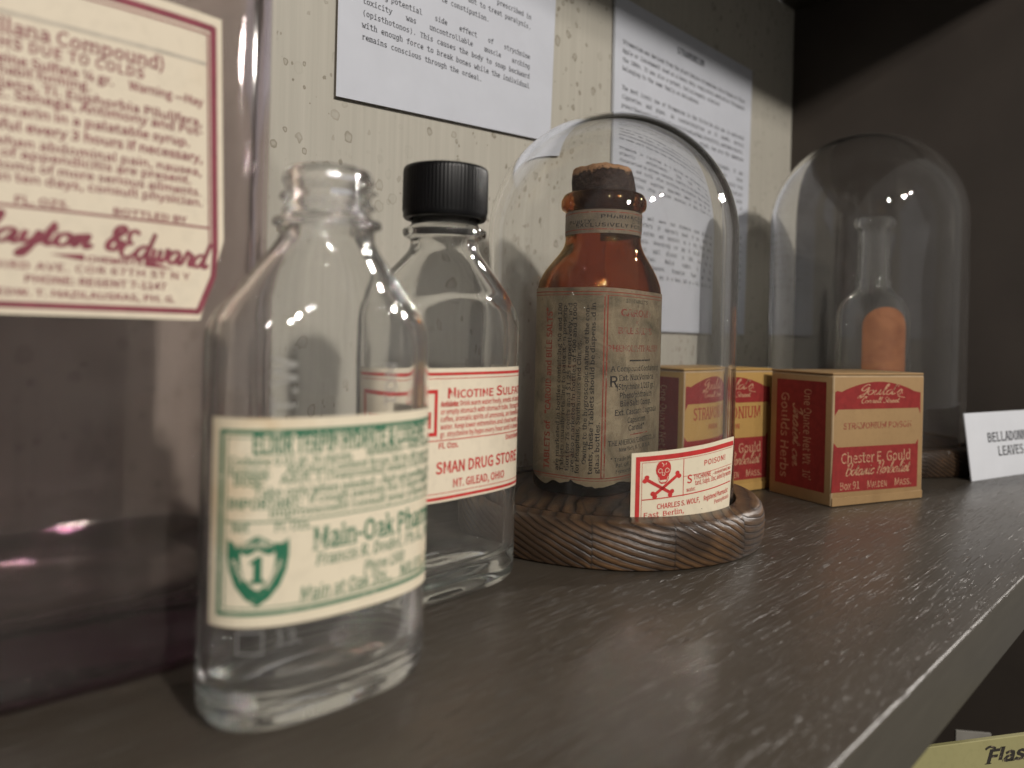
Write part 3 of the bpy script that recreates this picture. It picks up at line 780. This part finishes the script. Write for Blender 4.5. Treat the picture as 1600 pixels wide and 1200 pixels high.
cloche_base(C1, .812, 'round charred pine cloche base with ridged grain, under the amber bottle', M['char'], .655)
dome(C1, .655, 2.18, 'tall clear glass dome standing over the amber tablet bottle')
cloche_base(C2, .93, 'dark wooden cloche base behind the corner of the red and tan box', M['char2'], .793)
dome(C2, .793, 2.83, 'glass dome over a small clear bottle, against the dark wall')

# ================================================================== amber tablet bottle
AM = thing('amber_bottle', 'brown glass tablet bottle with a broken cork and grimy grey label', 'bottle', (3.365, 2.548, .203), R(8.6))
aa, ab, an = .386, .253, 3.6
ctrl = [(0, .37, .24, 3.4), (.05, aa, ab, an), (.5, aa, ab, an), (1.03, aa, ab, an), (1.08, .378, .252, 3.4), (1.14, .345, .247, 3.0), (1.20, .292, .236, 2.5), (1.255, .240, .219, 2.15), (1.295, .212, .209, 2), (1.33, .204, .204, 2),
        (1.475, .204, .204, 2), (1.483, .210, .210, 2), (1.492, .226, .226, 2), (1.51, .232, .232, 2), (1.535, .232, .232, 2), (1.555, .222, .222, 2)]
V, Fc = vessel(ctrl, .04, .07, 112, .015, .035, .05, .03)
mesh('glass_body', V, Fc, [M['amber']], AM, None, 180)
def cork_w(a, r, z):
    if r > .1:
        n_ = .008*math.sin(5*a+1)+.003*math.sin(13*a+z*60)+.002*math.sin(29*a+z*110)
        chip = max(0, math.cos(a-R(38)))**6
        if z > 1.62: r -= .045*chip*(z-1.62)/.1; z -= .055*chip*(r/.17)
        return (r+n_*.5, z+n_*.35)
    return (r, z)
V, Fc = lathe([(0, 1.40), (.13, 1.40), (.148, 1.44), (.162, 1.53), (.166, 1.56), (.172, 1.60), (.175, 1.64), (.174, 1.68), (.168, 1.705), (.156, 1.716), (.12, 1.718), (.06, 1.716), (0, 1.718)], 120, cork_w)
t_ = NT('old_cork'); v_ = t_.coord(); f_ = t_.noise(v_, 110, 4, .65); g_ = t_.noise(v_, 420, 3, .6); pos = t_.n('ShaderNodeSeparateXYZ'); t_.l(v_, pos.inputs[0])
e_ = t_.math('ADD', t_.math('MULTIPLY', pos.outputs[2], 1/U), t_.math('MULTIPLY', f_, .12))
tan_ = t_.ramp(t_.math('SUBTRACT', e_, 1.0), [(.735, 0.), (.750, 1.)])
c_ = t_.mix(tan_, t_.mix(t_.ramp(g_, [(.4, 0.), (.7, 1.)]), (.030, .018, .014), (.075, .045, .034)), t_.mix(t_.ramp(g_, [(.3, 0.), (.42, 1.)]), (.06, .03, .02), (.42, .235, .125)))
M['cork'] = t_.pbr(c_, .75, t_.bump(t_.math('ADD', f_, t_.math('MULTIPLY', g_, .5)), .8, .0012), .25)
mesh('cork_stopper', V, Fc, [M['cork']], AM, None, 60)
def agedpaper(name, col, dirt, scale=55, amt=.75):
    t = NT(name); v = t.coord(); f = t.noise(v, scale, 6, .68, .6); g = t.noise(v, 420, 3, .6); st = t.noise(t.coord((200, 200, 30)), 1, 4, .6); w = t.noise(v, scale*.35, 3, .5)
    c = t.mix(t.math('MULTIPLY', t.ramp(f, [(.40, 0.), (.66, 1.)]), amt), col, dirt)
    c = t.mix(t.math('MULTIPLY', t.ramp(w, [(.45, 0.), (.7, 1.)]), .45), c, tuple(x*1.6 for x in dirt))
    c = t.mix(t.math('MULTIPLY', t.ramp(st, [(.55, 0.), (.75, 1.)]), .4), c, tuple(x*1.18 for x in col))
    c = t.mix(t.math('MULTIPLY', t.ramp(g, [(.28, 1.), (.36, 0.)]), .5), c, tuple(x*.3 for x in dirt))
    return t.pbr(c, .6, t.bump(f, .3, .0004), .3)
M['grime'] = agedpaper('grimy_label_paper', (.36, .285, .180), (.095, .072, .040), 40, .88)
M['necklabel'] = agedpaper('dull_neck_paper', (.24, .185, .125), (.11, .085, .058))
M['bare'] = plain('torn_paper_core', (.50, .33, .19), .8, .2, 120)
M['oldblack'] = ink('faded_black_ink', (.026, .022, .018), .10, (.24, .19, .13), 300)
M['rust'] = ink('rust_red_ink', (.30, .050, .026), .10, (.30, .22, .15), 240)
M['fadedred'] = ink('rubbed_red_ink', (.27, .065, .040), .40, (.27, .20, .14), 330)
lab = Sheet(.02); BK = 'black'; lab.em = .76; lab.squeeze = (-.31, .86)
random.seed(3)
outline = [(-.80, 1.048), (.32, 1.048)]
x = .32; k = 0
while x > -.80:
    yb = .066+.010*math.sin(x*23)+random.uniform(-.006, .006)
    if -.62 < x < -.57 or -.50 < x < -.485: yb += .018
    if x < -.70: yb += .05*(-.70-x)/.1
    outline.append((x, yb)); x -= random.uniform(.012, .03)
outline.append((-.80, .11))
# lay the ragged outline as one upright strip per pair of lower points
low = outline[2:]
for p, q in zip(low, low[1:]): lab.poly([(q[0], q[1]), (p[0], p[1]), (p[0], 1.048), (q[0], 1.048)], 'paper', 0)
lab.rect(-.79, 1.024, .31, 1.029, 'rust'); lab.rect(-.79, 1.009, .31, 1.012, 'rust')
lab.rect(-.735, .101, .31, .106, 'rust'); lab.rect(-.735, .090, .31, .0925, 'rust')
lab.rect(-.329, .107, -.322, 1.009, 'rust'); lab.rect(-.345, .107, -.339, 1.009, 'rust')
up_ = dict(rot=R(90), font='serif')
lab.text('TABLETS of “CAROID and BILE SALTS”', -.622, .128, .060, 'rust', w=.845, bold=.016, **up_)
for i, (t, x, y, w_) in enumerate([('are marketed in bottles containing 50 and 100', -.566, .127, .845), ('Tablets usually retailing to patient on prescrip-', -.538, .127, .845), ('tion for 75 cents and $1.25 respectively, and', -.507, .130, .84),
  ('are also marketed in bottles of 500 and 1000', -.480, .127, .845), ('for Hospitals, Sanitariums and Clinics.', -.452, .123, .66), ('Owing to the hygroscopic nature of the con-', -.416, .170, .79),
  ('tents, these Tablets should be dispensed in', -.386, .123, .85), ('glass bottles.', -.354, .127, .255)]):
    lab.text(t, x, y, .038, BK, w=w_, bold=.010, **up_)
s_ = 'serif'; cx = -.045
lab.text('100 TABLETS', cx, .980, .032, BK, al='c', w=.28, track=.05, bold=.01)
lab.text('CAROID', cx, .912, .062, 'fadedred', al='c', w=.38, bold=.02, font=s_); lab.text('and', cx, .874, .034, 'fadedred', al='c', font=s_)
lab.text('BILE SALTS', cx, .822, .056, 'fadedred', al='c', w=.42, bold=.02, font=s_)
lab.text('PHENOLPHTHALEIN', cx+.01, .733, .055, 'fadedred', al='c', w=.60, bold=.02, font=s_)
lab.rect(-.155, .682, .08, .690, BK)
lab.text('A Compound Containing', -.298, .632, .050, BK, w=.585, font=s_); lab.text('R', -.312, .556, .10, BK, font=s_, bold=.004, w=.070); lab.line(-.278, .578, -.252, .548, .008, BK)
for t, y, w_, x in [('Ext. Nux Vomica', .586, .44, -.015), ('(Strychnine 1/217 gr.)', .541, .49, -.01), ('Phenolphthalein', .497, .41, -.02), ('Bile Salts Comp.', .456, .40, -.02), ('Ext. Cascara Sagrada', .412, .53, 0.), ('Capsicum', .369, .24, -.02), ('Caroid*', .329, .215, -.02)]:
    lab.text(t, x, y, .052, BK, al='c', w=w_, font=s_, bold=.008)
lab.rect(-.13, .304, .07, .310, 'rust')
lab.text('THE AMERICAN FERMENT CO., Inc.', -.306, .262, .046, BK, w=.60, bold=.010, font=s_); lab.text('New York, N. Y., U. S. A.', -.02, .230, .034, BK, al='c', w=.40, bold=.01, font=s_)
for i, t in enumerate(['* Trade Mark Reg. U. S.', 'Pat. Off. The American', 'Ferment Co., Inc.']): lab.text(t, -.29 if i == 0 else -.246, .183-.0305*i, .034, BK, w=(.46, .40, .31)[i], font=s_)
amf = wrap(aa, ab, an)
lab.build('body_label', amf, {'paper': M['grime'], 'black': M['oldblack'], 'rust': M['rust'], 'fadedred': M['fadedred']}, AM)
lab = Sheet(.015); lab.em = .8
lab.rect(-.63, 1.343, .44, 1.468, 'paper', 0)
for y in (1.453, 1.362): lab.rect(-.62, y-.002, .43, y+.002, 'rust')
lab.text('PHARMACEUTICAL', -.235, 1.420, .033, BK, w=.42, track=.06, bold=.01); lab.text('PURITY', -.43, 1.396, .030, BK, w=.15, track=.05); lab.text('OFFERED', -.06, 1.400, .030, BK, w=.2, track=.05)
lab.text('EXCLUSIVELY FOR THE', -.375, 1.375, .033, BK, w=.50, track=.05, bold=.01)
lab.poly([(.055, 1.468), (.10, 1.468), (.115, 1.45), (.135, 1.445), (.125, 1.42), (.14, 1.405), (.12, 1.385), (.105, 1.37), (.085, 1.39), (.06, 1.405), (.075, 1.43), (.055, 1.45)], 'bare', 2)
lab.build('neck_label', wrap(.204, .204, 2), {'paper': M['necklabel'], 'black': M['oldblack'], 'rust': M['rust'], 'bare': M['bare']}, AM)

# ================================================================== poison card standing in the groove
RC = .668
def cardmap(u, v, off):
    fl = max(0, u+.06); rr = RC+off+.9*fl*fl*max(0, min(1, (v-.2)/.3)); a = (u+.035)/RC
    return (rr*math.sin(a), -rr*math.cos(a), v+.083*u)
cs = Sheet(.02); RD = 'red'; cs.em = .92
u0, u1, v0, v1 = -.545, .075, .185, .535
cs.rect(u0, v0, u1, v1, 'paper', 0)
cs.rect(u0+.020, v0, u0+.040, v1-.018, RD); cs.rect(u0+.040, v1-.040, u1-.006, v1-.018, RD)
cs.rect(u0+.048, v0, u0+.050, v1-.046, RD); cs.rect(u0+.05, v1-.048, u1-.01, v1-.046, RD)
cs.rect(-.292, .318, -.2885, v1-.048, RD); cs.rect(-.2885, .405, u1-.01, .4072, RD); cs.rect(u0+.05, .3205, u1-.01, .3255, RD)
cs.text('POISON!', -.168, .438, .037, RD, w=.175, track=.06, bold=.005)
cs.text('S', -.27, .372, .056, RD, bold=.012, w=.030); cs.text('TYCHNINE', -.232, .384, .032, RD, bold=.010, w=.118); cs.text('.— Accelerate bowel, mus-', -.105, .384, .024, RD, font='serif', w=.165)
cs.text('tard, Sulph. Zinc, aided by warm', -.222, .357, .032, RD, font='serif', w=.285); cs.text('water.', -.272, .334, .027, RD, font='serif', w=.055)
cs.text('CHARLES S. WOLF,', -.424, .276, .034, RD, bold=.012, w=.235); cs.text('Registered Pharmacist', -.165, .276, .033, RD, bold=.008, w=.205)
cs.text('Pennsylvania', -.085, .246, .028, RD, w=.14, font='serif'); cs.text('East  Berlin,', -.487, .242, .034, RD, font='serif', w=.205)
cs.disc(-.1755, .241, .003, .002, 'black')
# skull and crossed bones
sx, sy = -.394, .437
sk = [(-.034, .034), (-.026, .046), (-.012, .0525), (.004, .0535), (.019, .0505), (.031, .041), (.036, .028), (.0365, .012), (.033, -.003), (.027, -.012), (.026, -.027), (.020, -.042), (.010, -.050), (-.012, -.050), (-.021, -.041), (-.026, -.026), (-.028, -.012), (-.035, -.002), (-.038, .014)]
cs.poly([(sx+x, sy+y) for x, y in sk][::-1], RD, 1)
for q in ([(-.026, .012), (-.018, .019), (-.008, .014), (-.009, .004), (-.018, 0), (-.025, .005)], [(.008, .013), (.017, .019), (.026, .012), (.025, .003), (.015, 0), (.008, .005)]):
    cs.stroke([(sx+x, sy+y) for x, y in q+[q[0]]], .0022, 'paper', 2)
for q in ([(-.004, .003), (-.007, -.009), (0, -.012), (.006, -.009), (.003, .002)], [(-.025, -.018), (-.019, -.034), (-.010, -.041), (.008, -.041), (.017, -.034), (.022, -.018)], [(-.016, -.034), (.013, -.034)], [(-.01, .045), (0, .036), (-.004, .028)], [(.014, .043), (.009, .034)]):
    cs.stroke([(sx+x, sy+y) for x, y in q], .0026, 'paper', 2)
cs.rect(sx-.014, sy-.0395, sx+.012, sy-.0345, 'paper', 2)
def bone(xa, ya, xb, yb):
    cs.line(xa, ya, xb, yb, .0145, RD); d = math.atan2(yb-ya, xb-xa)
    for X, Y, s in ((xa, ya, -1), (xb, yb, 1)):
        for k in (-1, 1): cs.disc(X+s*.004*math.cos(d)+k*.0085*math.cos(d+1.57), Y+s*.004*math.sin(d)+k*.0085*math.sin(d+1.57), .0115, .0105, RD)
bone(-.474, .412, -.358, .343); bone(-.322, .418, -.436, .342)
M['poisonpaper'] = paper('poison_card_paper', (.68, .61, .46), (.5, .38, .2), .15, 8)
back = Sheet(.02); back.rect(u0, v0, u1, v1, 'paper', 0)
EV, EF = [], []
for q, _m, _l in back.p:
    st = len(EV); EV += [cardmap(x, y, -.004) for x, y in q[::-1]]; EF.append(tuple(range(st, st+len(q))))
PC = cs.build('poison_card', cardmap, {'paper': M['poisonpaper'], 'red': M['red'], 'black': M['oldblack']}, None, off=0, gap=.0008, loc=C1, extra=(EV, EF, 'paper'))
tag(PC, 'curved cream poison card with a red skull and crossbones, stuck in the wooden base', 'card')

# ================================================================== red and tan cartons
M['tan'] = paper('tan_carton_board', (.335, .212, .098), (.21, .125, .055), .45, 14, .6, .14)
M['tanwarm'] = paper('yellow_carton_board', (.41, .25, .078), (.25, .145, .05), .4, 14, .6, .1)
M['cartonred'] = ink('carton_red', (.225, .022, .020)); M['tanink'] = ink('tan_letter_ink', (.42, .24, .14), .25, (.29, .05, .045), 400)
M['wornedge'] = paper('rubbed_carton_edge', (.40, .285, .165), (.17, .105, .05), .6, 40, .7, .2)
M['paletan'] = ink('dull_red_print', (.25, .075, .045), .3, (.36, .235, .115), 350)
M['strongred'] = ink('brick_red_print', (.30, .045, .030))
def carton(label, loc, rot, W_, D_, H_, board, second):
    root = thing('carton', label, 'box', loc, rot, 'red and tan herb cartons')
    V, Fc = boxmesh(0, 0, 0, W_, D_, H_-.016, .011, 3)
    mi = []
    for f_ in Fc:
        d_ = [max(V[i][k] for i in f_)-min(V[i][k] for i in f_) for k in range(3)]; mi.append(0 if min(d_) < 1e-6 else 1)
    mesh('carton_body', V, Fc, [board, M['wornedge']], root, mi, 30)
    V, Fc = boxmesh(-.002, .004, H_-.014, W_+.002, D_+.002, H_, .006, 2); mesh('lid_flap', V, Fc, [board], root, None, 30)
    V, Fc = boxmesh(.004, -.006, .004, W_-.004, -.0005, .055, .002, 1); mesh('bottom_flap', V, Fc, [board], root, None, 30)
    f = Sheet(); RDc = 'red'
    arch = [(.014, .559), (.045, .597), (W_-.053, .595), (W_-.036, .557), (W_-.036, .695)]
    for i in range(17): t = i/16; x = W_-.10-(W_-.17)*t; arch.append((x, .705+.062*math.sin(math.pi*t)**.85))
    arch += [(.03, .712), (.014, .703)]
    f.poly(arch, RDc); f.poly([(.010, .392), (.042, .364), (W_-.074, .362), (W_-.05, .39), (W_-.052, .080), (.0, .088)], RDc)
    c_ = W_*.485
    f.script("Gould's", c_+.01, .685, .031, 'ink', al='c', w=.40, lw=.13, shear=.3, layer=2); f.stroke([(.21, .668), (.24, .675), (.30, .672)], .006, 'ink', 2)
    f.stroke([(c_+.17, .677), (c_+.21, .668), (c_+.24, .664)], .006, 'ink', 2)
    f.script('Cornell Street', c_+.01, .633, .017, 'ink', al='c', w=.35, lw=.17, layer=2)
    if second:
        f.text('STRAMONIUM', c_+.0, .493, .105, 'print2', al='c', w=.60, font='serif', bold=.0); f.text('POISON', c_+.0, .425, .043, 'print2', al='c', w=.175, font='serif', bold=.01)
    else: f.text('STRAMONIUM POISON', c_, .474, .052, 'print', al='c', w=.625, font='serif', bold=.02)
    f.text('Chester E. Gould', c_-.01, .262, .088, 'ink', al='c', w=.64, layer=2, font='serif')
    f.script('Botanic Herbalist', c_, .186, .036, 'ink', al='c', w=.585, lw=.16, shear=.35, layer=2)
    f.text('Box 91', .070, .100, .066, 'ink', w=.175, layer=2); f.text('Malden', .31, .100, .066, 'ink', w=.185, layer=2, caps=.8); f.text('Mass.', .56, .100, .066, 'ink', w=.165, layer=2, caps=.8)
    f.build('front_print', flat, {'red': M['cartonred'], 'ink': M['tanink'], 'print': M['paletan'], 'print2': M['strongred']}, root, off=.0004, gap=.0006)
    s = Sheet(); k = D_/.515
    s.rect(.055*k, .078, .462*k, .762, RDc)
    s.text('Goulds Herbs', .098*k, .68, .092, 'ink', w=.56, rot=R(-90), layer=2)
    s.script('Insist on', .20*k, .61, .038, 'ink', w=.40, rot=R(-90), lw=.15, layer=2); s.text('One Ounce Net Wt', .288*k, .712, .085, 'ink', w=.48, rot=R(-90), layer=2); s.text('10’', .288*k, .20, .085, 'ink', w=.10, rot=R(-90), layer=2)
    s.build('side_print', lambda u, v, o: (-o, D_-u, v), {'red': M['cartonred'], 'ink': M['tanink']}, root, off=.0004, gap=.0006)
    return root
carton('tan and red carton reading STRAMONIUM POISON in one faint line, nearest the shelf edge', (4.756, 1.82, 0), math.atan2(-.29, .78), .832, .515, .822, M['tan'], False)
carton('yellower carton with STRAMONIUM in large letters, partly behind the glass dome', (4.25, 2.52, 0), math.atan2(-.173, .81), .83, .50, .822, M['tanwarm'], True)

# ================================================================== small bottle under the second dome
SB = thing('small_bottle', 'small clear empty bottle with a brown arched label, inside the far dome', 'bottle', (7.03, 2.37, .203), R(-51))
ctrl = [(0, .29, .29, 2), (.05, .305, .305, 2), (.98, .305, .305, 2), (1.07, .295, .295, 2), (1.17, .25, .25, 2), (1.26, .165, .165, 2), (1.31, .142, .142, 2), (1.34, .15, .15, 2), (1.36, .138, .138, 2), (1.80, .132, .132, 2), (1.82, .165, .165, 2), (1.85, .172, .172, 2), (1.88, .165, .165, 2)]
V, Fc = vessel(ctrl, .04, .08, 72, .02, .04, .05, .03); mesh('glass_body', V, Fc, [M['clear2']], SB, None, 180)
lab = Sheet(.02)
arch = [(-.02, .2), (.35, .2), (.35, .95)]+[(.165+.185*math.cos(t*math.pi/12), .95+.165*math.sin(t*math.pi/12)) for t in range(1, 12)]+[(-.02, .95)]
lab.poly([(x-.165, y) for x, y in arch], 'paper', 0)
M['brownlabel'] = agedpaper('brown_label_paper', (.42, .165, .068), (.20, .07, .03), 26, .9)
lab.build('label', wrap(.305, .305, 2), {'paper': M['brownlabel']}, SB)

# ================================================================== BELLADONNA card
BC = thing('name_card', 'small white typed card reading BELLADONNA LEAVES, leaning on the shelf', 'card', (6.52, 1.46, 0), math.atan2(-.197, .754))
V, Fc = boxmesh(0, 0, 0, 1.22, .012, .505, .002, 1)
bd = mesh('card_board', V, Fc, [M['card']], BC, None, 30); bd.rotation_euler = (R(-8), 0, 0)
s = Sheet(); s.text('BELLADONNA', .61, .275, .098, 'type', font='mono', al='c', w=.66, bold=.012); s.text('LEAVES', .61, .165, .098, 'type', font='mono', al='c', w=.40, bold=.012)
o = s.build('typed_text', flat, {'type': M['type']}, bd, off=0, gap=.0012)
V, Fc = boxmesh(.45, .0, 0, .75, .012, .50, .002, 1)
st = mesh('easel_strut', V, Fc, [M['card']], BC, None, 30); st.location = (0, .125*U, 0); st.rotation_euler = (R(6), 0, 0)

# ================================================================== lower shelf: ochre sign and the white card behind it
M['ochre'] = paper('ochre_sign_paper', (.29, .27, .125), (.2, .175, .07), .35, 12)
SG = thing('paper_sign', 'ochre sign with black old-style lettering on the shelf below', 'sign', (4.36, 1.30, -3.06), math.atan2(-.33, .53))
V, Fc = boxmesh(-1.3, 0, 0, 1.7, .03, 1.92, .004, 1); bd = mesh('sign_board', V, Fc, [M['ochre']], SG, None, 30)
s = Sheet(); s.text('Flask', .58, 1.79, .10, 'type', font='serif', bold=.03, shear=.22, w=.34)
for q in ([(.58, 1.868), (.61, 1.88), (.65, 1.868)],): s.stroke(q, .013, 'type', 1)
s.build('lettering', flat, {'type': M['oldblack']}, bd, off=0, gap=.0012)
V, Fc = boxmesh(-.25, 0, 0, .25, .03, 1.5, .003, 1); s1 = mesh('back_strut', V, Fc, [M['ochre']], SG, None, 30); s1.location = (0, .4*U, 0); s1.rotation_euler = (R(12), 0, 0)
V, Fc = boxmesh(0, 0, 0, .22, .02, 1.50, .003, 1)
tag(mesh('blank_card', V, Fc, [M['greycard']], None, None, 30, (5.80, 1.36, -3.06), R(-55)), 'plain grey card standing behind the ochre sign below the shelf', 'card')

bpy.data.objects.remove(_to); bpy.data.curves.remove(_tc)
